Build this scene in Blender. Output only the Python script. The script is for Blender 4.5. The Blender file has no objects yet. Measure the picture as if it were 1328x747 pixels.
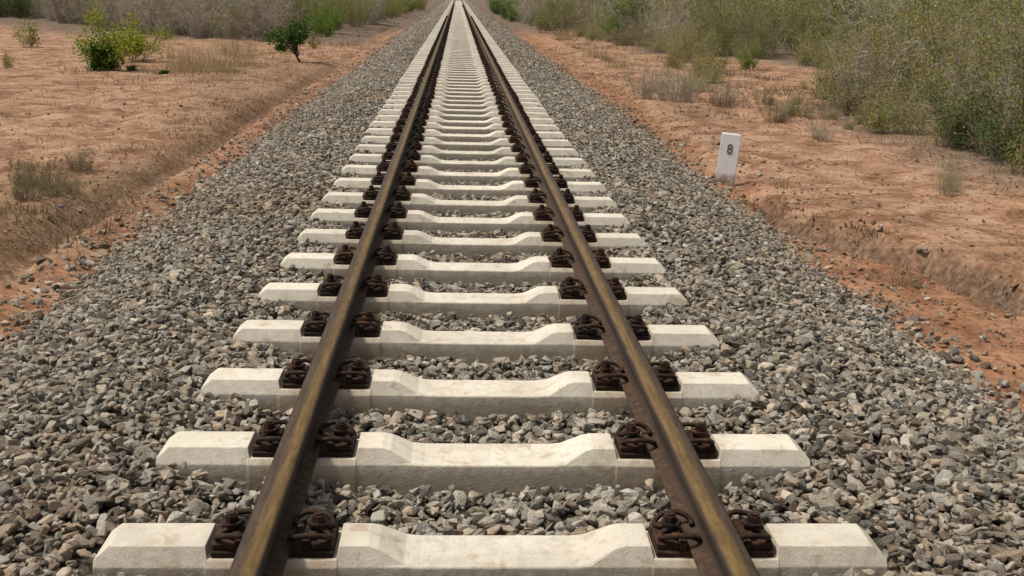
import bpy, bmesh, math, random
import numpy as np
from mathutils import Vector, Matrix, noise as mnoise
R = math.radians
rng = np.random.default_rng(11)
random.seed(5)
scene = bpy.context.scene
COL = scene.collection

# ------------------------------------------------------------------ helpers
def tag(o, label=None, cat=None, group=None, kind=None):
    if label: o['label'] = label
    if cat: o['category'] = cat
    if group: o['group'] = group
    if kind: o['kind'] = kind
    return o

def link(o, parent=None):
    COL.objects.link(o)
    if parent: o.parent = parent
    return o

def mesh_np(name, V, F, mats=(), smooth=False):
    """V (n,3); F list of (m,k) index arrays"""
    me = bpy.data.meshes.new(name)
    V = np.asarray(V, dtype=np.float32)
    if not isinstance(F, (list, tuple)): F = [F]
    F = [np.asarray(f, dtype=np.int32) for f in F if len(f)]
    me.vertices.add(len(V)); me.vertices.foreach_set('co', V.ravel())
    nl = sum(f.size for f in F); npoly = sum(len(f) for f in F)
    me.loops.add(nl); me.polygons.add(npoly)
    me.loops.foreach_set('vertex_index', np.concatenate([f.ravel() for f in F]))
    tot = np.concatenate([np.full(len(f), f.shape[1], np.int32) for f in F])
    st = np.concatenate([[0], np.cumsum(tot)[:-1]]).astype(np.int32)
    me.polygons.foreach_set('loop_start', st)
    me.polygons.foreach_set('use_smooth', np.full(npoly, smooth))
    for m in mats: me.materials.append(m)
    me.update(calc_edges=True); me.validate()
    return me

def attr(me, name, vals, typ='FLOAT', dom='POINT'):
    a = me.attributes.new(name, typ, dom)
    if typ == 'FLOAT': a.data.foreach_set('value', np.asarray(vals, np.float32))
    elif typ == 'INT': a.data.foreach_set('value', np.asarray(vals, np.int32))
    elif typ == 'FLOAT_VECTOR': a.data.foreach_set('vector', np.asarray(vals, np.float32).ravel())

def hash2(ix, iy, s):
    n = (ix.astype(np.int64)*374761393 + iy.astype(np.int64)*668265263 + s*974634777) & 0xffffffff
    n = ((n ^ (n >> 13))*1274126177) & 0xffffffff
    n = ((n ^ (n >> 16))*2246822519) & 0xffffffff
    return ((n ^ (n >> 15)) & 0xffffff)/float(0xffffff)

def vnoise(x, y, s=0):
    x = np.asarray(x, float); y = np.asarray(y, float)
    ix = np.floor(x); iy = np.floor(y); fx = x-ix; fy = y-iy
    fx = fx*fx*(3-2*fx); fy = fy*fy*(3-2*fy)
    a = hash2(ix, iy, s); b = hash2(ix+1, iy, s); c = hash2(ix, iy+1, s); d = hash2(ix+1, iy+1, s)
    return (a*(1-fx)+b*fx)*(1-fy)+(c*(1-fx)+d*fx)*fy

def fbm(x, y, s=0, o=4):
    t = 0; amp = .5
    for k in range(o):
        t = t+amp*(vnoise(x, y, s+k*17)-.5); x = x*2.03+7.1; y = y*2.03+3.7; amp *= .5
    return t          # about -0.5..0.5

def sstep(a, b, x):
    t = np.clip((x-a)/(b-a), 0, 1); return t*t*(3-2*t)

# ------------------------------------------------------------------ materials
class NT:
    def __init__(self, name):
        m = bpy.data.materials.new(name); m.use_nodes = True
        self.m = m; self.t = m.node_tree; self.n = self.t.nodes; self.l = self.t.links
        self.b = self.n['Principled BSDF']; self.out = self.n['Material Output']
    def new(self, typ, **kw):
        n = self.n.new(typ)
        for k, v in kw.items():
            if hasattr(n, k): setattr(n, k, v)
            else: n.inputs[k].default_value = v
        return n
    def val(self, s):           # socket or constant -> link helper
        return s
    def put(self, sock, v):
        if isinstance(v, bpy.types.NodeSocket): self.l.new(v, sock)
        else:
            if isinstance(v, tuple) and len(v) == 3 and sock.type == 'RGBA': v = (*v, 1)
            sock.default_value = v
    def noise(self, vec, scale, detail=4, rough=.55, dist=0.):
        n = self.new('ShaderNodeTexNoise'); n.inputs['Scale'].default_value = scale
        n.inputs['Detail'].default_value = detail; n.inputs['Roughness'].default_value = rough
        n.inputs['Distortion'].default_value = dist
        if vec is not None: self.l.new(vec, n.inputs['Vector'])
        return n.outputs['Fac']
    def ramp(self, fac, stops, interp='LINEAR'):
        n = self.new('ShaderNodeValToRGB'); r = n.color_ramp; r.interpolation = interp
        while len(r.elements) < len(stops): r.elements.new(.5)
        for e, (p, c) in zip(r.elements, stops):
            e.position = p; e.color = (*c, 1) if isinstance(c, tuple) else (c, c, c, 1)
        self.l.new(fac, n.inputs['Fac']); return n.outputs['Color']
    def mix(self, fac, a, b, mode='MIX'):
        n = self.new('ShaderNodeMix', data_type='RGBA', blend_type=mode)
        self.put(n.inputs[0], fac); self.put(n.inputs[6], a); self.put(n.inputs[7], b)
        return n.outputs[2]
    def math(self, op, a, b=0., clamp=False):
        n = self.new('ShaderNodeMath', operation=op, use_clamp=clamp)
        self.put(n.inputs[0], a); self.put(n.inputs[1], b); return n.outputs[0]
    def attr(self, name, typ='GEOMETRY'):
        n = self.new('ShaderNodeAttribute'); n.attribute_name = name; n.attribute_type = typ
        return n
    def coord(self, which='Object'):
        return self.new('ShaderNodeTexCoord').outputs[which]
    def pos(self):
        return self.new('ShaderNodeNewGeometry').outputs['Position']
    def bump(self, h, strength=.5, dist=.01, prev=None):
        n = self.new('ShaderNodeBump'); n.inputs['Strength'].default_value = strength
        n.inputs['Distance'].default_value = dist; self.l.new(h, n.inputs['Height'])
        if prev: self.l.new(prev, n.inputs['Normal'])
        return n.outputs['Normal']
    def done(self, col, rough=.9, normal=None, spec=.3, metal=0.):
        self.put(self.b.inputs['Base Color'], col); self.put(self.b.inputs['Roughness'], rough)
        self.put(self.b.inputs['Specular IOR Level'], spec); self.put(self.b.inputs['Metallic'], metal)
        if normal: self.l.new(normal, self.b.inputs['Normal'])
        return self.m

def mat_soil():
    t = NT('soil'); p = t.pos()
    red = t.attr('red').outputs['Fac']; lit = t.attr('litter_shade').outputs['Fac']; grs = t.attr('grassy').outputs['Fac']
    n1 = t.noise(p, .6, 6, .66, .8); n2 = t.noise(p, 2.6, 7, .70, .5); n3 = t.noise(p, 22, 4, .6); n4 = t.noise(p, 90, 3, .6)
    tan = t.ramp(n2, [(.30, (.115, .060, .034)), (.42, (.245, .135, .077)), (.53, (.385, .235, .150)), (.66, (.52, .355, .25))])
    rd = t.ramp(n2, [(.30, (.125, .058, .031)), (.46, (.27, .130, .070)), (.62, (.40, .22, .130))])
    f = t.math('ADD', red, t.math('MULTIPLY', t.math('SUBTRACT', n1, .475), 2.2), True)
    c = t.mix(f, tan, rd)
    gr = t.ramp(n3, [(.3, (.095, .062, .036)), (.5, (.185, .122, .070)), (.7, (.285, .20, .12))])
    gf = t.math('ADD', grs, t.math('MULTIPLY', t.math('SUBTRACT', n2, .5), 1.4), True)
    c = t.mix(t.math('MULTIPLY', gf, .78), c, gr)
    lt = t.ramp(n3, [(.3, (.075, .055, .042)), (.5, (.15, .115, .088)), (.7, (.24, .195, .155))])
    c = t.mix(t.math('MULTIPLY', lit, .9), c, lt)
    c = t.mix(t.math('MULTIPLY', t.attr('shade_debris').outputs['Fac'], t.ramp(n3, [(.3, .95), (.65, .45)])), c, (.085, .052, .032))  # shade painted along ledge and bank edges, plus debris in small hollows
    # crumbs, twigs and little clods of darker earth
    v = t.new('ShaderNodeTexVoronoi'); v.inputs['Scale'].default_value = 11; t.l.new(p, v.inputs['Vector'])
    sp = t.ramp(v.outputs['Distance'], [(.10, 1.), (.24, 0.)])
    pick = t.ramp(v.outputs['Color'], [(.50, 0.), (.58, 1.)])
    c = t.mix(t.math('MULTIPLY', t.math('MULTIPLY', sp, pick), .8), c, (.10, .06, .04))
    c = t.mix(.8, c, t.ramp(n3, [(.32, .55), (.47, .95), (.7, 1.25)]), 'MULTIPLY')
    c = t.mix(.7, c, t.ramp(n4, [(.32, .65), (.5, 1.), (.68, 1.25)]), 'MULTIPLY')
    h = t.math('ADD', t.math('MULTIPLY', n2, .9), t.math('ADD', t.math('MULTIPLY', n3, .35), t.math('MULTIPLY', n4, .12)))
    return t.done(c, .95, t.bump(h, .8, .06), .15)

def mat_bed():
    t = NT('shaded_ballast_dust'); p = t.pos()
    v = t.new('ShaderNodeTexVoronoi'); v.inputs['Scale'].default_value = 26; t.l.new(p, v.inputs['Vector'])
    n = t.noise(p, 2.0, 4); n3 = t.noise(p, 60, 3)
    c = t.ramp(v.outputs['Color'], [(.1, (.035, .030, .025)), (.5, (.08, .071, .059)), (.9, (.14, .125, .105))])  # kept dark to paint the shade in gaps between stones
    c = t.mix(.6, c, t.ramp(n3, [(.3, .6), (.7, 1.3)]), 'MULTIPLY')
    c = t.mix(t.ramp(n, [(.5, 0.), (.75, .35)]), c, (.19, .115, .07))
    return t.done(c, .95, t.bump(v.outputs['Distance'], 1., .03), .15)

def mat_stone():
    t = NT('crushed_granite'); o = t.coord('Object')
    tint = t.attr('tint', 'INSTANCER').outputs['Fac']; rust = t.attr('rust', 'INSTANCER').outputs['Fac']
    add = t.new('ShaderNodeVectorMath', operation='ADD'); t.l.new(o, add.inputs[0]); t.l.new(t.attr('off', 'INSTANCER').outputs['Vector'], add.inputs[1])
    n = t.noise(add.outputs[0], 2.2, 5, .65); n2 = t.noise(add.outputs[0], 12, 3, .6)
    c = t.ramp(tint, [(0, (.09, .080, .067)), (.22, (.185, .167, .142)), (.45, (.30, .272, .232)), (.72, (.42, .385, .33)), (.93, (.52, .47, .40)), (1, (.66, .62, .55))])
    hue = t.attr('hue', 'INSTANCER').outputs['Fac']
    c = t.mix(.75, c, t.ramp(hue, [(0, (.92, .99, 1.07)), (.25, (1., 1., 1.)), (.6, (1.04, 1., .92)), (.85, (1.12, 1., .84)), (1, (1.22, .95, .78))]), 'MULTIPLY')
    c = t.mix(.8, c, t.ramp(n, [(.3, .6), (.5, 1.), (.72, 1.35)]), 'MULTIPLY')
    c = t.mix(.5, c, t.ramp(n2, [(.3, .7), (.7, 1.25)]), 'MULTIPLY')
    c = t.mix(t.math('MULTIPLY', rust, t.ramp(n, [(.35, .4), (.6, 1.)])), c, (.29, .165, .09))
    return t.done(c, .88, t.bump(n2, .5, .12), .25)

def mat_concrete():
    t = NT('pale_concrete'); o = t.coord('Object')
    oi = t.new('ShaderNodeObjectInfo').outputs['Random']
    cb = t.new('ShaderNodeCombineXYZ'); t.l.new(t.math('MULTIPLY', oi, 40.), cb.inputs[0]); t.l.new(t.math('MULTIPLY', oi, 91.), cb.inputs[1])
    add = t.new('ShaderNodeVectorMath', operation='ADD'); t.l.new(o, add.inputs[0]); t.l.new(cb.outputs[0], add.inputs[1]); v = add.outputs[0]
    n1 = t.noise(v, 4, 5, .6, .3); n2 = t.noise(v, 30, 4, .6); n3 = t.noise(v, 160, 2, .5)
    c = t.ramp(n1, [(.3, (.54, .49, .41)), (.5, (.64, .59, .50)), (.7, (.70, .655, .57))])
    c = t.mix(.35, c, t.ramp(n2, [(.3, .78), (.5, 1.), (.7, 1.12)]), 'MULTIPLY')
    c = t.mix(.3, c, t.ramp(n3, [(.3, .7), (.5, 1.), (.72, 1.15)]), 'MULTIPLY')
    # object-to-object variation
    c = t.mix(.8, c, t.ramp(oi, [(0, .88), (1, 1.06)]), 'MULTIPLY')
    sx = t.new('ShaderNodeSeparateXYZ'); t.l.new(o, sx.inputs[0])
    # brown-grey tone towards the bottom of the body, rust under the rails
    low = t.ramp(t.math('ADD', t.math('MULTIPLY', sx.outputs['Z'], 9.), t.math('MULTIPLY', n2, .55)), [(-0.0, 1.), (.0, 1.)])
    mr = t.new('ShaderNodeMapRange'); t.l.new(t.math('ADD', sx.outputs['Z'], t.math('MULTIPLY', t.math('SUBTRACT', n2, .5), .06)), mr.inputs[0])
    mr.inputs[1].default_value = -.045; mr.inputs[2].default_value = -.085; mr.inputs[3].default_value = 0.; mr.inputs[4].default_value = .75
    c = t.mix(mr.outputs[0], c, (.30, .255, .19))
    ax = t.math('ABSOLUTE', t.math('SUBTRACT', t.math('ABSOLUTE', sx.outputs['X']), .555))
    mr2 = t.new('ShaderNodeMapRange'); t.l.new(ax, mr2.inputs[0]); mr2.inputs[1].default_value = .12; mr2.inputs[2].default_value = .21; mr2.inputs[3].default_value = .6; mr2.inputs[4].default_value = 0.
    c = t.mix(t.math('MULTIPLY', mr2.outputs[0], t.ramp(n2, [(.4, .2), (.65, 1.)])), c, (.33, .22, .12))
    # scattered rusty dots and streaks
    st = t.ramp(t.noise(v, 11, 3, .7, .8), [(.56, 0.), (.72, .65)])
    c = t.mix(st, c, (.36, .26, .16))
    mp = t.new('ShaderNodeMapping'); t.l.new(v, mp.inputs['Vector']); mp.inputs['Scale'].default_value = (1, 1, .12)
    sk = t.ramp(t.noise(mp.outputs[0], 38, 3, .6), [(.55, 0.), (.72, .4)])
    c = t.mix(t.math('MULTIPLY', sk, t.ramp(n1, [(.4, .2), (.6, 1.)])), c, (.34, .27, .19))
    h = t.math('ADD', n2, t.math('MULTIPLY', n3, .5))
    return t.done(c, .85, t.bump(h, .35, .006), .25)

def mat_rail():
    t = NT('rusted_rail_steel'); o = t.coord('Object')
    mp = t.new('ShaderNodeMapping'); t.l.new(o, mp.inputs['Vector']); mp.inputs['Scale'].default_value = (1, .09, 1)
    n1 = t.noise(mp.outputs[0], 16, 5, .6); n2 = t.noise(o, 38, 5, .7); n3 = t.noise(mp.outputs[0], 90, 3, .6)
    c = t.ramp(n1, [(.3, (.018, .012, .008)), (.5, (.032, .020, .014)), (.7, (.055, .033, .021))])
    foot = t.attr('foot').outputs['Fac']
    c = t.mix(foot, c, t.ramp(n2, [(.3, (.030, .018, .011)), (.5, (.058, .033, .019)), (.7, (.098, .055, .031))]))  # foot rust darkened further to paint in the shade there
    top = t.attr('headtop').outputs['Fac']; band = t.attr('band').outputs['Fac']
    c = t.mix(t.math('MULTIPLY', top, .95), c, t.ramp(n3, [(.3, (.050, .033, .022)), (.5, (.078, .052, .035)), (.7, (.108, .074, .048))]))
    wob = t.math('ADD', band, t.math('MULTIPLY', t.math('SUBTRACT', n1, .5), .9), True)
    bf = t.math('MULTIPLY', t.ramp(wob, [(.2, 0.), (.85, 1.)]), t.ramp(band, [(.05, 0.), (.35, 1.)]))
    c = t.mix(bf, c, t.ramp(n3, [(.3, (.115, .072, .026)), (.5, (.172, .108, .040)), (.7, (.235, .155, .065))]))
    c = t.mix(.5, c, t.ramp(n2, [(.3, .65), (.7, 1.3)]), 'MULTIPLY')
    rough = t.math('SUBTRACT', .78, t.math('MULTIPLY', top, .20))
    metal = t.math('MULTIPLY', top, .35)
    return t.done(c, rough, t.bump(n2, .35, .004), .35, metal)

def mat_rust(name='rusty_fastening', k=1.):
    t = NT(name); p = t.pos(); n = t.noise(p, 42, 5, .7); oi = t.new('ShaderNodeObjectInfo').outputs['Random']
    c = t.ramp(t.math('ADD', n, t.math('MULTIPLY', t.math('SUBTRACT', oi, .5), .14)), [(.3, (.012*k, .007*k, .005*k)), (.5, (.030*k, .015*k, .009*k)), (.62, (.070*k, .030*k, .014*k)), (.76, (.15*k, .066*k, .026*k))])
    return t.done(c, .8, t.bump(n, .6, .004), .3)

def mat_plain(name, col, rough=.8, var=.25, sc=30):
    t = NT(name); o = t.coord('Object'); n = t.noise(o, sc, 4, .6)
    c = t.mix(1., col, t.ramp(n, [(.3, 1-var), (.5, 1.), (.7, 1+var)]), 'MULTIPLY')
    return t.done(c, rough, t.bump(n, .3, .005), .25)

def mat_post():
    t = NT('white_painted_concrete'); o = t.coord('Object'); n = t.noise(o, 14, 5, .6); n2 = t.noise(o, 70, 3)
    c = t.ramp(n, [(.3, (.80, .81, .82)), (.55, (.88, .89, .90)), (.75, (.90, .91, .92))])
    sx = t.new('ShaderNodeSeparateXYZ'); t.l.new(o, sx.inputs[0])
    mr = t.new('ShaderNodeMapRange'); t.l.new(t.math('ADD', sx.outputs['Z'], t.math('MULTIPLY', t.math('SUBTRACT', n, .5), .22)), mr.inputs[0])
    mr.inputs[1].default_value = .03; mr.inputs[2].default_value = .14; mr.inputs[3].default_value = 1.; mr.inputs[4].default_value = 0.
    c = t.mix(mr.outputs[0], c, t.ramp(n2, [(.3, (.15, .09, .045)), (.7, (.33, .22, .12))]))
    return t.done(c, .6, t.bump(n2, .2, .003), .3)

def mat_leaf(name, cols, trans=.35, rough=.6):
    t = NT(name)
    rnd = t.new('ShaderNodeNewGeometry').outputs['Random Per Island']
    oi = t.new('ShaderNodeObjectInfo').outputs['Random']
    p = t.pos(); n = t.noise(p, 2.2, 3)
    f = t.math('ADD', t.math('MULTIPLY', rnd, .6), t.math('ADD', t.math('MULTIPLY', n, .5), t.math('MULTIPLY', oi, .18)))
    k = len(cols)
    c = t.ramp(f, [(.22+.62*i/(k-1), cols[i]) for i in range(k)])
    t.done(c, rough, None, .25)
    tr = t.new('ShaderNodeBsdfTranslucent'); t.l.new(c, tr.inputs['Color'])
    mx = t.new('ShaderNodeMixShader'); mx.inputs[0].default_value = trans
    t.l.new(t.b.outputs[0], mx.inputs[1]); t.l.new(tr.outputs[0], mx.inputs[2]); t.l.new(mx.outputs[0], t.out.inputs['Surface'])
    return t.m

M = dict(
    soil=mat_soil(), bed=mat_bed(), stone=mat_stone(), concrete=mat_concrete(), rail=mat_rail(),
    rust=mat_rust(), plate=mat_rust('dark_base_plate', .75), post=mat_post(),
    ink=mat_plain('black_stencil_paint', (.17, .17, .18), .7, .5, 40),
    greytwig=mat_leaf('grey_dead_twig', [(.21, .18, .148), (.355, .31, .255), (.49, .44, .37)], .0, .9),
    browntwig=mat_leaf('brown_twig', [(.10, .078, .056), (.20, .162, .12), (.33, .28, .215)], .0, .9),
    bark=mat_plain('dark_bark', (.055, .038, .026), .9, .4, 40),
    olive=mat_leaf('olive_leaf', [(.085, .110, .018), (.175, .20, .034), (.29, .305, .06), (.40, .37, .12)]),
    dry=mat_leaf('dry_leaf', [(.12, .09, .05), (.21, .165, .09), (.27, .22, .12), (.17, .18, .05)], .25),
    green=mat_leaf('green_leaf', [(.03, .085, .010), (.075, .18, .016), (.14, .28, .024), (.24, .36, .035)]),
    dkgreen=mat_leaf('dark_green_leaf', [(.015, .042, .008), (.036, .090, .012), (.085, .165, .022)]),
    lime=mat_leaf('yellow_green_leaf', [(.14, .19, .014), (.27, .32, .022), (.40, .40, .05)]),
    straw=mat_leaf('straw_blade', [(.26, .19, .10), (.42, .32, .18), (.54, .43, .26)], .3),
    duststraw=mat_leaf('dull_straw_blade', [(.12, .078, .046), (.22, .148, .09), (.33, .24, .155)], .3),
    clod=mat_plain('earth_clod', (.22, .12, .065), .95, .45, 40),
)

# ------------------------------------------------------------------ ground
def ledge_x(y): return np.interp(y, [0, 3, 5.94, 7.0, 7.6, 8.4, 10, 14, 20, 40, 90], [4.6, 4.0, 3.12, 2.95, 2.72, 2.46, 2.5, 2.75, 2.95, 3.0, 3.0])
def ledge_h(y): return np.interp(y, [0, 4, 6, 8, 9, 10, 20, 40], [.05, .09, .11, .11, .07, .04, .05, .02])

def ground_z(x, y):
    x = np.asarray(x, float); y = np.asarray(y, float)
    far = sstep(10, 80, np.abs(x)+np.abs(y)*.3)
    z = -.345-.06*sstep(35, 60, y)*sstep(6, 3, np.abs(x))+.10*fbm(x*.35, y*.35, 3, 4)*(1+2*far*sstep(3, 8, np.abs(x)))+.085*fbm(x*1.9, y*1.9, 9, 4)+.05*fbm(x*7, y*7, 19, 3)
    w = .22*fbm(y*.55, x*.1, 41, 3)
    # left: low berm, rut, then rising pan
    fade = sstep(3, 5.5, y)*(1-.7*sstep(16, 30, y))
    z += fade*.045*np.exp(-((x+2.52+w)/.14)**2)
    z -= fade*.06*np.exp(-((x+2.74+w)/.09)**2)
    z += fade*.10*sstep(-2.78, -3.02, x+w+.10*fbm(y*2.2, 0*y, 45, 3))+.05*sstep(-3.0, -3.8, x+w)
    # wheel-like drag ruts parallel to the track further out
    z -= .035*np.exp(-((x+4.0+.5*fbm(y*.25, 0*y, 55, 3))/.16)**2)*sstep(5, 9, y)*(1-sstep(20, 30, y))
    z -= .03*np.exp(-((x+5.3+.8*fbm(y*.2, 0*y, 57, 3))/.2)**2)*sstep(8, 12, y)*(1-sstep(20, 30, y))
    # right: eroded ledge
    lx = ledge_x(y)+.30*fbm(y*1.4, 0*y, 61, 4)
    z += ledge_h(y)*1.15*sstep(-.01, .07, x-lx)-.05*np.exp(-((x-lx+.05)/.06)**2)*sstep(4.6, 5.6, y)*(1-sstep(8.6, 9.4, y))
    z += .10*sstep(3.6, 6.5, x)
    z -= .12*sstep(2.15, 1.6, np.abs(x))
    return z

nx, ny = 560, 720
ux = np.linspace(-1, 1, nx); gx = 2.6*np.sinh(ux*5.75)/1.0
yy = np.linspace(0, 1, ny); gy = -8+13*(np.expm1(yy*4.4))*.62
gy = np.concatenate([[-60, -25, -14], gy, [720, 820]])
X, Y = np.meshgrid(gx, gy); Z = ground_z(X, Y)
ny = len(gy)
idx = np.arange(nx*ny).reshape(ny, nx)
F = np.stack([idx[:-1, :-1], idx[:-1, 1:], idx[1:, 1:], idx[1:, :-1]], -1).reshape(-1, 4)
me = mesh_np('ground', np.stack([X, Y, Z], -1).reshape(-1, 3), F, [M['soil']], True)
ax = np.abs(X)
red = np.clip(.98-sstep(2.2, 3.1, ax)*1.15+.25*fbm(X*.5, Y*.5, 71), 0, 1)*np.where(X > 0, .85, .7)
lxx = ledge_x(Y)+.30*fbm(Y*1.4, 0*Y, 61, 4)
red = np.where((X > 0), np.maximum(red, .9*sstep(.1, -.15, X-lxx)), red)
litter_shade = np.clip(sstep(4.6, 6.0, X-1.2*fbm(Y*.4, X*.4, 73)-2.8*sstep(16, 20, Y)*(1-sstep(29, 32, Y)))*sstep(7, 10, Y)
     + np.where(X < 0, sstep(31, 36, Y+(-X-6)*-.85*sstep(6, 20, -X)), 0)*sstep(2.6, 3.4, ax) + sstep(42, 58, Y)*sstep(2.1, 2.4, ax)
     + .9*np.exp(-((X-lxx+.01)/.055)**2)*sstep(5.2, 5.8, Y)*(1-sstep(8.2, 8.8, Y))*(.5+1.*vnoise(X*3, Y*3, 201)), 0, 1)  # last term is no litter: it paints a dark shade line along the ledge
grassy = np.clip(np.exp(-((X+2.92+.22*fbm(Y*.55, X*.1, 41, 3))/.2)**2)*sstep(4.5, 6, Y)*(1-.5*sstep(16, 30, Y))*.5
     + .5*np.exp(-((X+3.1)/1.0)**2-((Y-7.8)/1.8)**2)
     + .7*np.exp(-((X+4.6)/1.8)**2-((Y-22)/3.5)**2) + .35*np.exp(-((X+3.4)/.8)**2-((Y-15)/5)**2)
     + .5*np.exp(-((X-3.4)/.7)**2-((Y-17)/3)**2), 0, 1)
attr(me, 'red', red.ravel()); attr(me, 'litter_shade', litter_shade.ravel()); attr(me, 'grassy', grassy.ravel())
shade_debris = 1.15*np.exp(-((X-lxx+.02)/.05)**2)*sstep(5.2, 5.8, Y)*(1-sstep(8.6, 9.4, Y))*(.35+.9*vnoise(X*4, Y*4, 203))  # broken shade line painted into the soil along the right ledge
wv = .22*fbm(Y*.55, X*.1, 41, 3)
shade_debris += .9*np.exp(-((X+2.80+wv)/.06)**2)*sstep(4.6, 5.6, Y)*(1-.6*sstep(14, 24, Y))*(.3+.9*vnoise(X*4, Y*3, 205))  # shade painted along the edge of the left bank
shade_debris += .8*sstep(.17, .30, fbm(X*1.5, Y*2.6, 207, 4))*sstep(2.3, 2.6, ax)+.6*sstep(.16, .24, fbm(X*5, Y*8, 209, 3))*sstep(2.3, 2.6, ax)
attr(me, 'shade_debris', np.clip(shade_debris, 0, 1).ravel())
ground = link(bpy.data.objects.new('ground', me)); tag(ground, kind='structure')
def gz(x, y): return float(ground_z(np.array([x]), np.array([y]))[0])

# ------------------------------------------------------------------ ballast
Y_END = 190.
def toe(y, side): return 2.26+.20*fbm(y*.9, 0*y+side*5, 81, 4)+(0.0)
def bed_z(x, y):
    a = np.abs(x)
    tz = toe(y, np.sign(x))
    z = -.110+.058*sstep(.68, .92, a)-.01*sstep(.2, 0, a)
    s = np.clip((a-1.45)/(np.maximum(tz-1.45, .2)), 0, 1.3)
    return z-.275*s**1.15+.03*fbm(x*2.4, y*2.4, 83, 3)
bx = np.linspace(-2.6, 2.6, 70); by = np.concatenate([np.arange(-3, 25, .1), np.arange(25, Y_END, .5)])
BX, BY = np.meshgrid(bx, by); BZ = bed_z(BX, BY)-.022
idx = np.arange(BX.size).reshape(BX.shape)
F = np.stack([idx[:-1, :-1], idx[:-1, 1:], idx[1:, 1:], idx[1:, :-1]], -1).reshape(-1, 4)
bed = link(bpy.data.objects.new('ballast_bed', mesh_np('ballast_bed', np.stack([BX, BY, BZ], -1).reshape(-1, 3), F, [M['bed']], True)))
tag(bed, kind='structure')

Y0, DY, NS = 2.518, .6, 290
stone_col = bpy.data.collections.new('stone_shapes')
def make_stone(seed):
    r = random.Random(seed); bm = bmesh.new()
    sx, sy, sz = r.uniform(.8, 1.25), r.uniform(.6, .95), r.uniform(.45, .75)
    for i in range(r.randint(9, 14)):
        v = Vector((r.gauss(0, 1), r.gauss(0, 1), r.gauss(0, 1))).normalized()*r.uniform(.82, 1.05)
        # push towards box corners for blocky fragments
        q = [math.copysign(abs(c)**.7, c) for c in v]
        bm.verts.new((q[0]*sx*.5, q[1]*sy*.5, q[2]*sz*.5))
    res = bmesh.ops.convex_hull(bm, input=bm.verts)
    bmesh.ops.delete(bm, geom=[g for g in set(res['geom_interior']+res['geom_unused']) if isinstance(g, bmesh.types.BMVert)], context='VERTS')
    bmesh.ops.dissolve_limit(bm, angle_limit=R(9), verts=bm.verts, edges=bm.edges)
    bmesh.ops.bevel(bm, geom=bm.edges[:], offset=.035, segments=1, affect='EDGES', clamp_overlap=True)
    me = bpy.data.meshes.new('stone'); bm.to_mesh(me); bm.free(); me.materials.append(M['stone'])
    o = bpy.data.objects.new('stone', me); stone_col.objects.link(o)
NST = 16
for i in range(NST): make_stone(100+i)

def scatter(name, P, scale, rot, tint, rust, coll, n, **kw):
    me = bpy.data.meshes.new(name); me.vertices.add(len(P)); me.vertices.foreach_set('co', np.asarray(P, np.float32).ravel())
    attr(me, 'scl', scale, 'FLOAT_VECTOR'); attr(me, 'rot', rot, 'FLOAT_VECTOR'); attr(me, 'tint', tint); attr(me, 'rust', rust); attr(me, 'hue', rng.uniform(0, 1, len(P)))
    attr(me, 'idx', rng.integers(0, n, len(P)), 'INT'); attr(me, 'off', rng.uniform(0, 60, (len(P), 3)), 'FLOAT_VECTOR')
    o = link(bpy.data.objects.new(name, me)); tag(o, **kw)
    g = bpy.data.node_groups.new(name, 'GeometryNodeTree')
    g.interface.new_socket('Geometry', in_out='INPUT', socket_type='NodeSocketGeometry')
    g.interface.new_socket('Geometry', in_out='OUTPUT', socket_type='NodeSocketGeometry')
    gi = g.nodes.new('NodeGroupInput'); go = g.nodes.new('NodeGroupOutput')
    ci = g.nodes.new('GeometryNodeCollectionInfo'); ci.inputs['Collection'].default_value = coll
    ci.inputs['Separate Children'].default_value = True; ci.inputs['Reset Children'].default_value = True
    ip = g.nodes.new('GeometryNodeInstanceOnPoints'); ip.inputs['Pick Instance'].default_value = True
    def na(nm, typ, sock):
        a = g.nodes.new('GeometryNodeInputNamedAttribute'); a.data_type = typ; a.inputs['Name'].default_value = nm
        out = [s for s in a.outputs if s.enabled and s.name == 'Attribute'][0]
        g.links.new(out, ip.inputs[sock])
    na('scl', 'FLOAT_VECTOR', 'Scale'); na('idx', 'INT', 'Instance Index')
    e = g.nodes.new('GeometryNodeInputNamedAttribute'); e.data_type = 'FLOAT_VECTOR'; e.inputs['Name'].default_value = 'rot'
    er = g.nodes.new('FunctionNodeEulerToRotation')
    g.links.new([s for s in e.outputs if s.enabled and s.name == 'Attribute'][0], er.inputs[0]); g.links.new(er.outputs[0], ip.inputs['Rotation'])
    g.links.new(gi.outputs[0], ip.inputs['Points']); g.links.new(ci.outputs[0], ip.inputs['Instance']); g.links.new(ip.outputs[0], go.inputs[0])
    m = o.modifiers.new('scatter', 'NODES'); m.node_group = g
    return o

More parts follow.
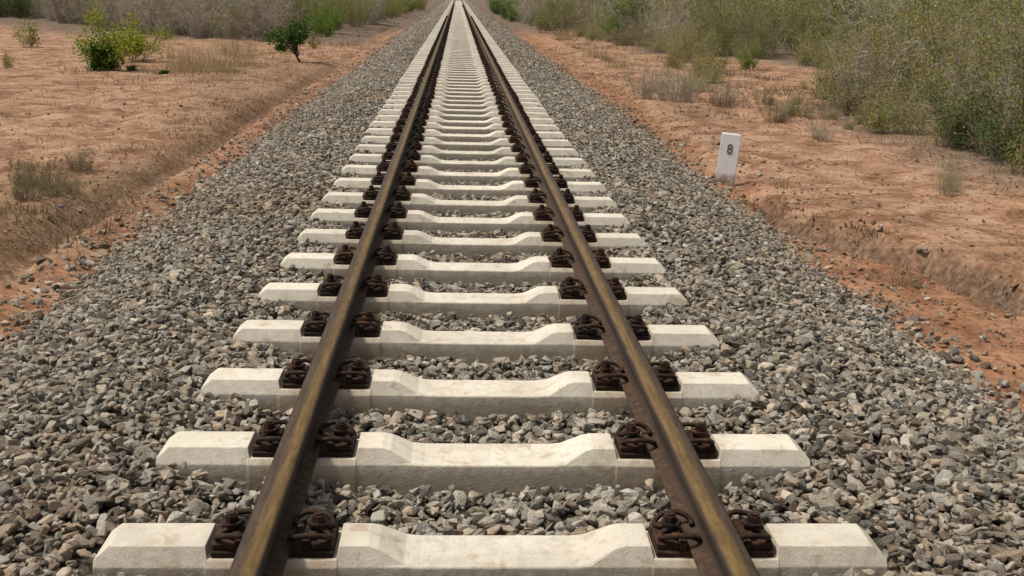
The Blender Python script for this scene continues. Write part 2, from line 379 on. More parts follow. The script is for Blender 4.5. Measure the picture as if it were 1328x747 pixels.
def stone_points():
    out = []
    for (ya, yb, dens, s0) in ((.2, 9, 2300, 1.), (9, 22, 1600, 1.03), (22, 45, 650, 1.2), (45, 90, 190, 1.7), (90, Y_END, 90, 2.3)):
        n = int((yb-ya)*5.3*dens)
        x = rng.uniform(-2.65, 2.65, n); y = rng.uniform(ya, yb, n)
        s = np.clip(rng.lognormal(math.log(.037), .36, n), .016, .09)*s0
        out.append(np.stack([x, y, s], -1))
    A = np.concatenate(out); x, y, s = A.T
    tx = toe(y, np.sign(x)); over = np.abs(x)-tx
    keep = rng.uniform(0, 1, len(x)) < np.where(over < -.05, 1., np.exp(-(over+.05)/.10)*.65)
    ks = (y-Y0)/DY; dk = np.abs(ks-np.round(ks))*DY
    on = (dk < .098+s*.30) & (np.abs(x) < 1.0+s*.35) & (ks > -.5)
    keep &= ~on
    x, y, s = x[keep], y[keep], s[keep]
    over = over[keep]
    z = np.where(over < .02, bed_z(x, y), -9); z = np.maximum(z, ground_z(x, y)+s*.12)
    lay = rng.uniform(0, 1, len(x))
    z += np.where(over < 0, (lay-.5)*.038-(s-.04)*.28, 0)
    # keep stones out of the rail foot
    near_rail = np.abs(np.abs(x)-.555) < .10
    z = np.where(near_rail, np.minimum(z, -.080), z)
    return np.stack([x, y, z], -1), s, np.maximum(over, -1)
P, s, over = stone_points()
n = len(P)
scl = np.stack([s*rng.uniform(.85, 1.35, n), s*rng.uniform(.8, 1.2, n), s*rng.uniform(.75, 1.15, n)], -1)
rot = np.stack([rng.normal(0, .36, n), rng.normal(0, .36, n), rng.uniform(0, 6.28, n)], -1)
tint = np.clip(rng.beta(1.35, 1.35, n)+.10*fbm(P[:, 0]*1.2, P[:, 1]*1.2, 91), 0, 1)
rust = np.clip((fbm(P[:, 0]*.8, P[:, 1]*.8, 95)-.05)*2.2*rng.uniform(.2, 1.2, n)+.18*(rng.uniform(0, 1, n) > .9)+.25*sstep(-.25, .1, over)*rng.uniform(0, 1, n), 0, .8)
scatter('ballast_gravel', P, scl, rot, tint, rust, stone_col, NST, label='grey brown crushed stone ballast spread under and beside the track', cat='gravel', kind='stuff')
print('stones', n)

# pebbles and clods strewn on the dirt
n = 20000
r = rng.uniform(0, 1, n)
y = 3+rng.uniform(0, 1, n)**1.6*32; side = np.where(rng.uniform(0, 1, n) < .55, 1, -1)
x = side*(2.2+rng.exponential(1.5, n)+.02*y*rng.uniform(0, 1, n))
near = np.exp(-(np.abs(x)-2.2)/.8)
s = np.clip(rng.lognormal(math.log(.014), .55, n), .006, .06)*np.where((side > 0) & (x < 3.2), 1.25, 1.)
P = np.stack([x, y, ground_z(x, y)+s*.15], -1)
scl = np.stack([s*rng.uniform(.8, 1.3, n), s*rng.uniform(.8, 1.2, n), s*rng.uniform(.6, 1., n)], -1)
rot = np.stack([rng.normal(0, .5, n), rng.normal(0, .5, n), rng.uniform(0, 6.28, n)], -1)
clod = rng.uniform(0, 1, n) > .35*near+.1
scatter('dirt_pebbles', P, scl, rot, np.where(clod, rng.uniform(.1, .7, n), rng.uniform(.2, 1, n)), np.where(clod, rng.uniform(.7, 1., n), .2), stone_col, NST,
        label='small pebbles and brown clods scattered over the red dirt', cat='pebbles', kind='stuff')

# ------------------------------------------------------------------ sleepers
def sleeper_mesh(bev=True):
    zb = -.047
    def sec(x, zt, wt, wb=.085):
        zb_ = min(zb, zt-.004)
        return [(x, -.105, -.24), (x, -wb, zb_), (x, -wt, zt), (x, wt, zt), (x, wb, zb_), (x, .105, -.24)]
    half = [(0, -.046, .081), (.195, -.046, .081), (.235, -.040, .078), (.30, -.006, .064), (.325, 0, .061), (.390, 0, .061), (.396, -.030, .0775, .0885), (.714, -.030, .0775, .0885), (.720, 0, .061), (.965, 0, .061), (1.0, -.030, .076)]
    st = [(-q[0]-(.009 if .38 < q[0] < .73 else 0),)+q[1:] for q in half[::-1]]+half[1:]
    bm = bmesh.new(); rows = []
    for q in st: rows.append([bm.verts.new(p) for p in sec(*q)])
    for a, b in zip(rows[:-1], rows[1:]):
        for i in range(6): bm.faces.new((a[i], b[i], b[(i+1) % 6], a[(i+1) % 6]))
    bm.faces.new(rows[0]); bm.faces.new(rows[-1][::-1])
    bmesh.ops.recalc_face_normals(bm, faces=bm.faces)
    if bev:
        ed = [e for e in bm.edges if len(e.link_faces) == 2 and e.calc_face_angle() > R(14) and e.calc_length() > .012]
        bmesh.ops.bevel(bm, geom=ed, offset=.0045, segments=2, profile=.6, affect='EDGES', clamp_overlap=True)
    me = bpy.data.meshes.new('sleeper'); bm.to_mesh(me); bm.free(); me.materials.append(M['concrete'])
    return me

def bm_box(bm, c, s, bev=.0, rot=None):
    r = bmesh.ops.create_cube(bm, size=1); vs = r['verts']
    bmesh.ops.scale(bm, vec=s, verts=vs)
    if bev:
        es = list({e for v in vs for e in v.link_edges})
        q = bmesh.ops.bevel(bm, geom=es, offset=bev, segments=1, affect='EDGES'); vs = list({v for f in q['faces'] for v in f.verts} | {v for v in vs if v.is_valid})
    if rot: bmesh.ops.rotate(bm, cent=(0, 0, 0), matrix=rot, verts=vs)
    bmesh.ops.translate(bm, vec=c, verts=vs)
def bm_cyl(bm, c, r, h, n=12):
    q = bmesh.ops.create_cone(bm, cap_ends=True, segments=n, radius1=r, radius2=r, depth=h)
    bmesh.ops.translate(bm, vec=c, verts=q['verts'])
def bm_tube(bm, pts, r, n=7):
    rows = []
    for i, p in enumerate(pts):
        p = Vector(p); d = (Vector(pts[min(i+1, len(pts)-1)])-Vector(pts[max(i-1, 0)])).normalized()
        a = d.cross(Vector((0, 0, 1)));  a = a if a.length > 1e-3 else Vector((1, 0, 0))
        a.normalize(); b = d.cross(a)
        rows.append([bm.verts.new(p+r*(a*math.cos(6.2832*k/n)+b*math.sin(6.2832*k/n))) for k in range(n)])
    for u, v in zip(rows[:-1], rows[1:]):
        for k in range(n): bm.faces.new((u[k], u[(k+1) % n], v[(k+1) % n], v[k]))
    bm.faces.new(rows[0][::-1]); bm.faces.new(rows[-1])
def fin(bm, name, mat, smooth=False):
    bmesh.ops.recalc_face_normals(bm, faces=bm.faces)
    me = bpy.data.meshes.new(name); bm.to_mesh(me); bm.free(); me.materials.append(mat)
    if smooth:
        for p in me.polygons: p.use_smooth = True
    return me

RAILX = {-1: .564, 1: .556}
FOOT_Z = -.012       # underside of rail foot
# base plate with ribs, one per rail seat (local x away from rail centre)
b = bmesh.new(); bm_box(b, (0, 0, -.0215), (.304, .138, .017), .003)
for sx in (-1, 1):
    bm_box(b, (sx*.083, 0, .0), (.020, .130, .026), .003)
plate_me = fin(b, 'base_plate', M['plate'])
# spring clip: a bent round bar, two arms pressing on the rail foot (local +x away from the rail)
def catmull(pts, n=5):
    out = []; P_ = [pts[0]]+list(pts)+[pts[-1]]
    for i in range(1, len(P_)-2):
        p0, p1, p2, p3 = [Vector(q) for q in P_[i-1:i+3]]
        for k in range(n):
            t = k/n; out.append(.5*((2*p1)+(-p0+p2)*t+(2*p0-5*p1+4*p2-p3)*t*t+(-p0+3*p1-3*p2+p3)*t**3))
    out.append(Vector(pts[-1])); return out
b = bmesh.new()
bm_tube(b, catmull([(.044, -.030, .012), (.044, -.055, .016), (.075, -.066, .030), (.120, -.060, .026), (.142, -.040, .012), (.128, -.016, .016), (.092, -.010, .033), (.086, 0, .035),
                    (.092, .010, .033), (.128, .016, .016), (.142, .040, .012), (.120, .060, .026), (.075, .066, .030), (.044, .055, .016), (.044, .030, .012)], 4), .0075, 7)
clip_me = fin(b, 'rail_clip', M['rust'], True)
b = bmesh.new(); bm_box(b, (.122, 0, -.004), (.058, .120, .020), .004); bm_box(b, (.096, 0, .012), (.022, .09, .012), .003)
guide_me = fin(b, 'guide_plate', M['rust'])
b = bmesh.new(); bm_cyl(b, (.110, 0, .026), .011, .070, 10); bm_cyl(b, (.110, 0, .034), .022, .006, 14); bm_cyl(b, (.110, 0, .046), .017, .020, 6)
bolt_me = fin(b, 'bolt', M['rust'])
# joined simple fastening for sleepers too far off to show the pieces
b = bmesh.new(); bm_box(b, (.112, 0, -.010), (.094, .145, .040)); bm_box(b, (.10, 0, .022), (.08, .12, .030)); bm_cyl(b, (.110, 0, .045), .02, .03, 6)
far_me = fin(b, 'rail_fastening', M['rust'])

near_sleeper = sleeper_mesh(True); far_sleeper = sleeper_mesh(False)
ORD = ['first', 'second', 'third', 'fourth', 'fifth', 'sixth', 'seventh', 'eighth', 'ninth', 'tenth', 'eleventh', 'twelfth']
SG = 'concrete sleepers under the rails'
def child(name, me, parent, loc=(0, 0, 0), rz=0.):
    o = bpy.data.objects.new(name, me); link(o, parent); o.location = loc; o.rotation_euler.z = rz; return o
sr = random.Random(3)
for k in range(-2, NS):
    near = k < 34
    s_ = bpy.data.objects.new('concrete_sleeper', near_sleeper if near else far_sleeper); link(s_)
    s_.location = (sr.gauss(0, .006), Y0+k*DY+sr.gauss(0, .006), 0); s_.rotation_euler.z = sr.gauss(0, .003)
    if k < 0: lab = 'pale concrete sleeper just below the bottom edge of the photo'
    elif k == 0: lab = 'nearest pale concrete sleeper, rust specked and cut off by the bottom edge'
    elif k < 12: lab = 'pale concrete sleeper, %s one counted from the bottom edge' % ORD[k]
    elif k == 12: lab = 'pale concrete sleeper level with the white marker post'
    elif k < 25: lab = 'pale concrete sleeper, %s one beyond the sleeper level with the white post' % ORD[k-13]
    else: lab = 'pale concrete sleeper in the distant run where sleepers merge into one strip'
    tag(s_, lab, 'railway sleeper', SG)
    for sg in (-1, 1):
        if near: child('base_plate', plate_me, s_, (sg*RAILX[sg], 0, 0))
        for q in (0, math.pi):
            if near:
                gp = child('guide_plate', guide_me, s_, (sg*RAILX[sg], 0, 0), q)
                cl = child('rail_clip', clip_me, s_, (sg*RAILX[sg], 0, 0), q)
                child('bolt', bolt_me, cl)
            elif k < 100:
                child('rail_fastening', far_me, s_, (sg*RAILX[sg], 0, 0), q)
        if 100 <= k < 194:
            child('rail_fastening', far_me, s_, (sg*RAILX[sg], 0, 0), 0 if sg < 0 else math.pi)

# ------------------------------------------------------------------ rails
def rail(sg, label):
    # half profile (x, z above foot), full rail height .116
    h = [(0, 0), (.053, 0), (.056, .003), (.056, .009), (.048, .0115), (.026, .017), (.013, .024), (.0078, .036), (.0075, .058), (.009, .070), (.017, .077),
         (.0325, .082), (.0355, .087), (.0360, .098), (.0345, .1045), (.0290, .1115), (.0200, .1148), (.0100, .1158), (0, .116)]
    prof = h+[(-a, b_) for a, b_ in h[-2:0:-1]]
    ys = np.concatenate([np.arange(-2.5, 30, .5), np.arange(30, Y_END+.1, 4)])
    V = []; foot = []; top = []; band = []
    n = len(prof)
    for y_ in ys:
        for (px, pz) in prof:
            V.append((px, y_, pz+FOOT_Z)); g = -sg*px   # g>0 : gauge (inner) side
            foot.append(1. if pz < .018 and abs(px) > .02 else 0.)
            top.append(1. if pz > .1125 else (.45 if pz > .108 else 0.))
            band.append(float(np.interp(g, [-.014, .002, .017, .027, .033], [0, .7, 1, .75, .0])) if pz > .103 else 0.)
    m_ = len(ys); F = []
    for i in range(m_-1):
        for k in range(n): F.append((i*n+k, i*n+(k+1) % n, (i+1)*n+(k+1) % n, (i+1)*n+k))
    me = mesh_np('rail', V, np.array(F), [M['rail']], True)
    attr(me, 'foot', foot); attr(me, 'headtop', top); attr(me, 'band', band)
    bm = bmesh.new(); bm.from_mesh(me)
    bm.faces.new([bm.verts[i] for i in range(0)] or [v for v in list(bm.verts)[:n]]); bmesh.ops.recalc_face_normals(bm, faces=bm.faces)
    bm.to_mesh(me); bm.free()
    o = link(bpy.data.objects.new('steel_rail', me)); o.location.x = sg*RAILX[sg]
    tag(o, label, 'rail', 'rails of the track')
rail(-1, 'rusty steel rail with golden worn band, on the left side of the track')
rail(1, 'rusty steel rail with golden worn band, on the side of the white post')

# ------------------------------------------------------------------ marker post
px, py = 2.41, 9.93
pz = gz(px, py)
b = bmesh.new()
w, d, hh = .183, .075, .495
sec = [(-w/2, -.06), (w/2, -.06), (w/2, hh-.018), (w/2-.02, hh), (-w/2, hh)]
fr = [b.verts.new((x_, -d/2, z_)) for x_, z_ in sec]; bk = [b.verts.new((x_, d/2, z_)) for x_, z_ in sec]
b.faces.new(fr); b.faces.new(bk[::-1])
for i in range(5): b.faces.new((fr[i], bk[i], bk[(i+1) % 5], fr[(i+1) % 5]))
bmesh.ops.recalc_face_normals(b, faces=b.faces)
bmesh.ops.bevel(b, geom=b.edges[:], offset=.006, segments=2, affect='EDGES')
post = link(bpy.data.objects.new('marker_post', fin(b, 'marker_post', M['post'])))
post.location = (px, py, pz-.01); post.rotation_euler = (R(-2), R(4.0), R(-15))
tag(post, 'short white concrete marker post numbered 8 with dirt stained foot beside ballast', 'marker post')
cu = bpy.data.curves.new('numeral', 'FONT'); cu.body = '8'; cu.size = .13; cu.align_x = 'CENTER'; cu.extrude = .0012; cu.offset = .0035
to = bpy.data.objects.new('numeral', cu); COL.objects.link(to)
dg = bpy.context.evaluated_depsgraph_get(); nm = bpy.data.meshes.new_from_object(to.evaluated_get(dg)); bpy.data.objects.remove(to)
nm.materials.clear(); nm.materials.append(M['ink'])
num = bpy.data.objects.new('numeral', nm); link(num, post); num.location = (.004, -d/2-.0015, .310); num.rotation_euler = (R(90), 0, 0); num.scale = (.85, 1, 1)

# ------------------------------------------------------------------ vegetation
class Veg:
    def __init__(s, seed): s.r = random.Random(seed); s.V = []; s.F4 = []; s.F3 = []
    def tube(s, pts, r0, r1, n=4):
        base = len(s.V); m_ = len(pts)
        for i, p in enumerate(pts):
            d = (pts[min(i+1, m_-1)]-pts[max(i-1, 0)]).normalized()
            a = d.cross(Vector((.31, .77, .2))).normalized(); c = d.cross(a); r_ = r0+(r1-r0)*i/(m_-1)
            for k in range(n): s.V.append(p+r_*(a*math.cos(6.2832*k/n)+c*math.sin(6.2832*k/n)))
        for i in range(m_-1):
            for k in range(n): s.F4.append((base+i*n+k, base+i*n+(k+1) % n, base+(i+1)*n+(k+1) % n, base+(i+1)*n+k))
    def leaf(s, p, L, W, up=.4):
        r = s.r; d = Vector((r.gauss(0, 1), r.gauss(0, 1), r.gauss(up, .8))).normalized()
        a = d.cross(Vector((r.gauss(0, 1), r.gauss(0, 1), r.gauss(0, 1)))).normalized()
        nrm = d.cross(a); b0 = len(s.V)
        s.V += [p, p+d*L*.5+a*W*.5+nrm*L*.08, p+d*L, p+d*L*.5-a*W*.5+nrm*L*.08]; s.F4.append((b0, b0+1, b0+2, b0+3))
    def path(s, p, d, L, n, curve, lift=0.):
        r = s.r; pts = [p.copy()]; d = d.normalized()
        for i in range(n):
            d = (d+Vector((r.gauss(0, curve), r.gauss(0, curve), r.gauss(0, curve)+lift))).normalized()
            p = p+d*(L/n); pts.append(p.copy())
        return pts
    def mesh(s, name, mat):
        me = mesh_np(name, np.array([tuple(v) for v in s.V]), [np.array(s.F4)], [mat], False); return me

def shrub_meshes(seed, h=2.2, base=.25, stems=14, tilt=.5, br=7, tw=4, leafn=2.2, L=.045, W=.026, zone=.25, r0=.014, mstem='browntwig', mleaf='olive', cov=.06, lift=.03, curve=.16, twl=.22, leafmats=None):
    S = Veg(seed); Fo = Veg(seed+999); r = S.r; tips = []
    for i in range(stems):
        a = r.uniform(0, 6.2832); q = r.uniform(0, 1)**.7
        p = Vector((math.cos(a)*base*q, math.sin(a)*base*q, -.05)); d = Vector((math.cos(a)*tilt*q+r.gauss(0, .12), math.sin(a)*tilt*q+r.gauss(0, .12), 1))
        Ls = h*(r.uniform(.62, 1.05) if r.random() < .66 else r.uniform(.25, .6)); pts = S.path(p, d, Ls, 7, curve*.6, lift)
        S.tube(pts, r0*r.uniform(.7, 1.2), r0*.25, 4)
        for j in range(br):
            t = r.uniform(zone*.6, 1); f = t*7; i0 = min(int(f), 6); bp = pts[i0].lerp(pts[i0+1], f-i0)
            dd = (pts[i0+1]-pts[i0]).normalized()
            d2 = dd*.7+Vector((r.gauss(0, .8), r.gauss(0, .8), r.gauss(.15, .5))); Lb = Ls*r.uniform(.14, .36)*(1.15-.5*t)
            p2 = S.path(bp, d2, Lb, 4, curve*1.3, lift); S.tube(p2, r0*.38, r0*.14, 3)
            for k in range(tw):
                f2 = r.uniform(.2, 1)*4; i1 = min(int(f2), 3); tp = p2[i1].lerp(p2[i1+1], f2-i1)
                d3 = Vector((r.gauss(0, 1), r.gauss(0, 1), r.gauss(.3, .7))); p3 = S.path(tp, d3, twl*r.uniform(.5, 1.3), 2, curve, 0)
                S.tube(p3, r0*.2, r0*.08, 3); tips.append(p3)
    for p3 in tips:
        c = r.random()
        if p3[-1].z < h*zone*.6: continue
        m_ = leafn*(.2+1.6*c)
        for k in range(int(m_)+(r.random() < m_-int(m_))):
            q = p3[0].lerp(p3[-1], r.uniform(.1, 1.1))+Vector((r.gauss(0, cov), r.gauss(0, cov), r.gauss(0, cov)))
            if q.z > .02: Fo.leaf(q, L*r.uniform(.6, 1.3), W*r.uniform(.7, 1.3))
    return S.mesh('stems', M[mstem]), (Fo.mesh('foliage', M[mleaf]) if Fo.V else None)

def plant(name, meshes, x, y, rz=0., sc=1., label=None, cat='shrub', group=None, parts=('stems', 'foliage'), lean=(0, 0), sz=None):
    e = bpy.data.objects.new(name, None); link(e); e.location = (x, y, gz(x, y)); e.rotation_euler = (lean[0], lean[1], rz); e.scale = (sc, sc, sz or sc); e.empty_display_size = .1
    tag(e, label, cat, group)
    for nm, me in zip(parts, meshes):
        if me: link(bpy.data.objects.new(nm, me), e)
    return e

olive = [shrub_meshes(20+i, h=2.3, base=.45, stems=17, tilt=.42, br=8, tw=5, leafn=5.2, L=.044, W=.028, zone=.12, mleaf='olive') for i in range(3)]
sparse = [shrub_meshes(40+i, h=2.3, base=.5, stems=24, tilt=.40, br=9, tw=5, leafn=2.6, L=.042, W=.027, zone=.06, mstem='greytwig' if i % 2 else 'browntwig', mleaf='olive') for i in range(3)]
drysh = [shrub_meshes(60+i, h=1.9, base=.5, stems=22, tilt=.45, br=9, tw=5, leafn=1.3, L=.04, W=.024, zone=.08, mstem='greytwig', mleaf='dry') for i in range(2)]
grey = [shrub_meshes(80+i, h=2.5, base=.6, stems=30, tilt=.42, br=11, tw=7, leafn=0, zone=.06, r0=.016, mstem='greytwig', twl=.34) for i in range(3)]
greenb = [shrub_meshes(100+i, h=2.0, base=.45, stems=16, tilt=.5, br=9, tw=6, leafn=4.5, L=.06, W=.038, zone=.06, mleaf='green') for i in range(2)]
limeb = [shrub_meshes(110+i, h=2.0, base=.4, stems=15, tilt=.5, br=8, tw=6, leafn=3.5, L=.055, W=.034, zone=.15, mleaf='lime') for i in range(2)]
darkb = [shrub_meshes(120+i, h=1.6, base=.55, stems=18, tilt=.65, br=9, tw=6, leafn=4.5, L=.055, W=.036, zone=.04, mleaf='dkgreen') for i in range(2)]

vr = random.Random(77)
KINDS = {'olive': (olive, 'olive green twiggy shrub'), 'sparse': (sparse, 'sparse leaved grey brown shrub'), 'dry': (drysh, 'dry straw brown shrub'),
         'grey': (grey, 'leafless grey twig shrub'), 'green': (greenb, 'leafy mid green shrub'), 'lime': (limeb, 'yellow green leafy shrub'), 'dark': (darkb, 'dark green dense shrub')}
def shrub(kind, x, y, where, group, sc=1., sz=None):
    ms, lab = KINDS[kind]; m_ = ms[vr.randrange(len(ms))]
    return plant('shrub', m_, x, y, vr.uniform(0, 6.28), sc*vr.uniform(.88, 1.12), lab+' '+where, 'shrub', group, sz=sz)
def pick(ws):
    t = vr.random()*sum(w for _, w in ws)
    for k, w in ws:
        t -= w
        if t <= 0: return k
    return ws[-1][0]

# thicket along the side of the white post: front edge, then rows behind it
G1 = 'thicket shrubs beyond the dirt on the white post side'
def front_x(y): return float(np.interp(y, [5, 8, 10, 11.5, 13, 17, 21, 25, 29, 30.5, 33, 40, 48, 60, 90, 150], [6.5, 6.2, 6.0, 5.95, 5.95, 6.3, 8.3, 9.4, 9.4, 7.2, 6.1, 5.8, 5.3, 4.9, 4.4, 4.2]))
for row in range(3):
    y = 6.5+.5*row
    while y < 46:
        step = 1.25+.012*y+.1*row
        x = front_x(y)+row*1.35+vr.gauss(0, .22)+(.25 if row == 0 else 0)
        k = pick([('olive', 6), ('sparse', 3.4), ('dry', 1.4), ('grey', 1.2), ('dark', .4), ('lime', .8)] if row else [('olive', 4), ('sparse', 3.6), ('dry', 1.5), ('grey', .9), ('lime', .4)])
        sc = (.62+.25*vr.random()) if row == 0 else (.9+.08*row)
        if row == 0 and y > 24: sc *= .85
        shrub(k, x, y+vr.gauss(0, .25), 'at the front edge of the thicket behind the white post' if row == 0 else 'deep inside the thicket behind the white post', G1, sc)
        y += step
low_ol = [shrub_meshes(140+i, h=1.0, base=.42, stems=20, tilt=.55, br=8, tw=6, leafn=2.6, L=.038, W=.023, zone=.0, r0=.009, mstem='greytwig' if i == 1 else 'browntwig', mleaf=('olive', 'olive', 'dry')[i], twl=.16) for i in range(3)]
y = 8.4
while y < 46:
    x = front_x(y)-.45+vr.gauss(0, .16); j = vr.choice((0, 0, 1, 1, 2))
    plant('shrub', low_ol[j], x, y, vr.uniform(0, 6.28), vr.uniform(.55, .95), ('low brown stemmed olive shrub', 'low grey stemmed olive shrub', 'low dry brown shrub')[j]+' filling the foot of the thicket behind the white post', 'shrub', G1)
    y += .85+.015*y
# named bushes of that side
for (kind, x, y, sc, wh) in [('dark', 5.75, 10.9, .60, 'at the foot of the thicket, nearest one at the photo edge'), ('dark', 5.65, 12.0, .42, 'low beside the nearest dark bush at the thicket foot'),
        ('green', 5.6, 40.5, .68, 'rounded, standing alone before the dry scrub up the track'), ('lime', 6.3, 43.5, .85, 'behind the rounded green bush up the track'),
        ('olive', 5.75, 28.2, .55, 'low, on the pale dirt behind the dry tuft'), ('olive', 4.9, 22.5, .3, 'small, in the dirt gap before the thicket'),
        ('dry', 4.15, 17.2, .30, 'small, on the dirt beyond the white post'), ('green', 6.5, 24.8, .36, 'small, at the back of the dirt gap')]:
    shrub(kind, x, y, wh, G1, sc)
# far part of that side, down to where the track meets the top of the photo
G2 = 'shrubs lining the far track'
y = 46.5
while y < 112:
    x = front_x(y)-.9+vr.gauss(0, .3); k = pick([('dark', 3.5), ('olive', 3), ('green', 2), ('sparse', 1.5), ('grey', 1)])
    if 60 < y < 66: k = 'grey'
    shrub(k, x, y, 'lining the far track on the white post side', G2, .85); y += 2.0+.02*y
y = 41
while y < 112:
    x = -float(np.interp(y, [40, 50, 70, 100, 150], [5.0, 4.7, 4.3, 4.0, 4.0]))+vr.gauss(0, .3)
    shrub(pick([('lime', 4.5), ('olive', 4), ('green', 2), ('grey', .8), ('sparse', 1)]), x, y, 'lining the far track on the side of the open clearing', G2, .85); y += 1.8+.02*y
# leafless wall behind the clearing
G3 = 'leafless shrubs behind the clearing'
for row in range(3):
    x = -5.9-row*.4
    while x > -26:
        yb = float(np.interp(-x, [5, 6, 8, 10, 13, 17, 26], [34.2, 34.3, 35.2, 36.6, 41, 48, 52]))+row*1.5
        if row == 0 and x < -18.2: k = 'dark' if x > -20.5 else 'sparse'
        elif row == 0: k = pick([('grey', 7), ('sparse', 1.2), ('dry', 1.2)])
        else: k = pick([('grey', 7), ('sparse', 1.5), ('dry', .7)])
        wh = 'in the front row behind the open clearing' if row == 0 else 'farther back behind the open clearing'
        shrub(k, x, yb+vr.gauss(0, .3), wh, G3, .88+.12*row); x -= .95+.25*vr.random()
# woods behind those rows, one mass that nobody could count
mass_col = bpy.data.collections.new('scrub_shapes')
def joined(ms):
    V = []; F = []; mi = []; mats = []; off = 0
    for me_ in ms:
        if not me_: continue
        v = np.zeros(len(me_.vertices)*3, np.float32); me_.vertices.foreach_get('co', v); v = v.reshape(-1, 3)
        f = np.zeros(len(me_.loops), np.int32); me_.loops.foreach_get('vertex_index', f); f = f.reshape(-1, 4)
        V.append(v); F.append(f+off); mi.append(np.full(len(f), len(mats), np.int32)); mats.append(me_.materials[0]); off += len(v)
    me_ = mesh_np('scrub_shape', np.concatenate(V), [np.concatenate(F)], mats)
    me_.polygons.foreach_set('material_index', np.concatenate(mi)); mass_col.objects.link(bpy.data.objects.new('scrub_shape', me_))
for ms in (olive[0], olive[1], olive[2], sparse[0], sparse[1], drysh[0], grey[0]): joined(ms)
pts = []
for y in np.arange(6, 115, 1.5):
    st = 1.0+.02*y
    for i in range(7 if y < 50 else 4):
        pts.append((front_x(y)+(4.5 if y < 46 else .9)+i*1.5*st*.8+rng.normal(0, .4), y+rng.normal(0, .6)))
    if y > 42:
        for i in range(4): pts.append((-float(np.interp(y, [40, 50, 70, 100, 150], [6.6, 6.3, 6., 5.8, 5.8]))-i*1.6*st*.8+rng.normal(0, .4), y+rng.normal(0, .6)))
for x in np.arange(-7, -34, -1.3):
    for i in range(3): pts.append((x+rng.normal(0, .4), float(np.interp(-x, [5, 6, 8, 10, 13, 17, 26], [34.2, 34.3, 35.2, 36.6, 41, 48, 52]))+5+i*2.2+rng.normal(0, .5)))
pts = np.array(pts); n = len(pts); sc_ = rng.uniform(.95, 1.3, n)*(1+.0*pts[:, 1])
scatter('scrub_mass', np.stack([pts[:, 0], pts[:, 1], ground_z(pts[:, 0], pts[:, 1])], -1), np.stack([sc_]*3, -1), np.stack([0*sc_, 0*sc_, rng.uniform(0, 6.28, n)], -1), sc_, sc_, mass_col, 7,
        label='mixed grey and olive scrub merging into one mass behind the front shrubs', cat='scrub', kind='stuff')

for (x, y, sc, wh) in [(4.25, 19.6, .62, 'beside the dry patch, nearer the ballast'), (4.75, 21.4, .7, 'in the row between dry patch and thicket'), (5.3, 23.2, .75, 'in the bay of open dirt'),
        (5.0, 25.6, .7, 'at the far side of the dry patch'), (5.9, 29.4, .9, 'closing the bay of open dirt')]:
    plant('shrub', low_ol[vr.randrange(2)], x, y, vr.uniform(0, 6), sc, 'low loose olive shrub '+wh, 'shrub', G1)
for i in range(16):
    y = vr.uniform(11, 24); x = front_x(y)-vr.uniform(.5, 1.9)
    plant('shrub', low_ol[i % 3] if i % 4 else drysh[0], x, y, vr.uniform(0, 6), vr.uniform(.16, .36) if i % 4 else .14, 'small scattered weed on the dirt in front of the thicket', 'shrub', 'weeds in front of the thicket')
# single plants in the clearing
bush_a = shrub_meshes(201, h=.84, base=.14, stems=12, tilt=.40, br=8, tw=5, leafn=3.6, L=.055, W=.036, zone=.02, r0=.010, mleaf='green', mstem='browntwig', twl=.13)
e = plant('shrub', bush_a, -6.5, 20.4, .4, 1., 'bright green leafy bush standing alone on bare dirt, dark at its base', 'shrub', None)
low = shrub_meshes(202, h=.50, base=.15, stems=12, tilt=.18, br=8, tw=6, leafn=7, L=.06, W=.04, zone=.0, r0=.010, mleaf='dkgreen', twl=.10)
o = child('foliage', low[1], e); o.scale = (.82, .82, .95)
topl = shrub_meshes(206, h=1.12, base=.16, stems=9, tilt=.65, br=7, tw=5, leafn=6.5, L=.055, W=.034, zone=.45, r0=.008, mleaf='lime', twl=.14)
child('stems', topl[0], e, (.08, 0, 0)); child('foliage', topl[1], e, (.08, 0, 0))
wisp = shrub_meshes(203, h=1.0, base=.22, stems=13, tilt=.8, br=8, tw=5, leafn=6., L=.055, W=.032, zone=.35, r0=.009, mleaf='lime', twl=.16)
plant('shrub', wisp, -6.95, 23.6, 1., .95, 'wispy yellow green bush with bare brown stems behind the bright green bush')
small = shrub_meshes(204, h=.7, base=.15, stems=12, tilt=.4, br=6, tw=4, leafn=2.2, L=.05, W=.03, zone=.15, r0=.007, mleaf='olive', twl=.12)
plant('shrub', small, -10.5, 27.6, 0., 1., 'small thin olive bush on the dirt near the grey scrub, far left', 'shrub')
plant('shrub', small, -8.22, 20.4, 2., .45, 'tiny olive weed on open dirt at the left photo edge', 'shrub')
plant('shrub', low, -5.3, 19.8, 1., .30, 'flat dark green weed patch on dirt beside the straw grass', 'shrub', sz=.16)
plant('shrub', low, -6.1, 20.6, 2., .26, 'tiny dark green weed at the foot of the bright green bush', 'shrub', sz=.2)
plant('shrub', small, -3.95, 29.9, 3., .6, 'small blue green bush behind the little dark tree', 'shrub')
plant('shrub', greenb[0], -4.75, 38.6, 1., .55, 'green rounded bush before the yellow green shrubs at the clearing end', 'shrub')

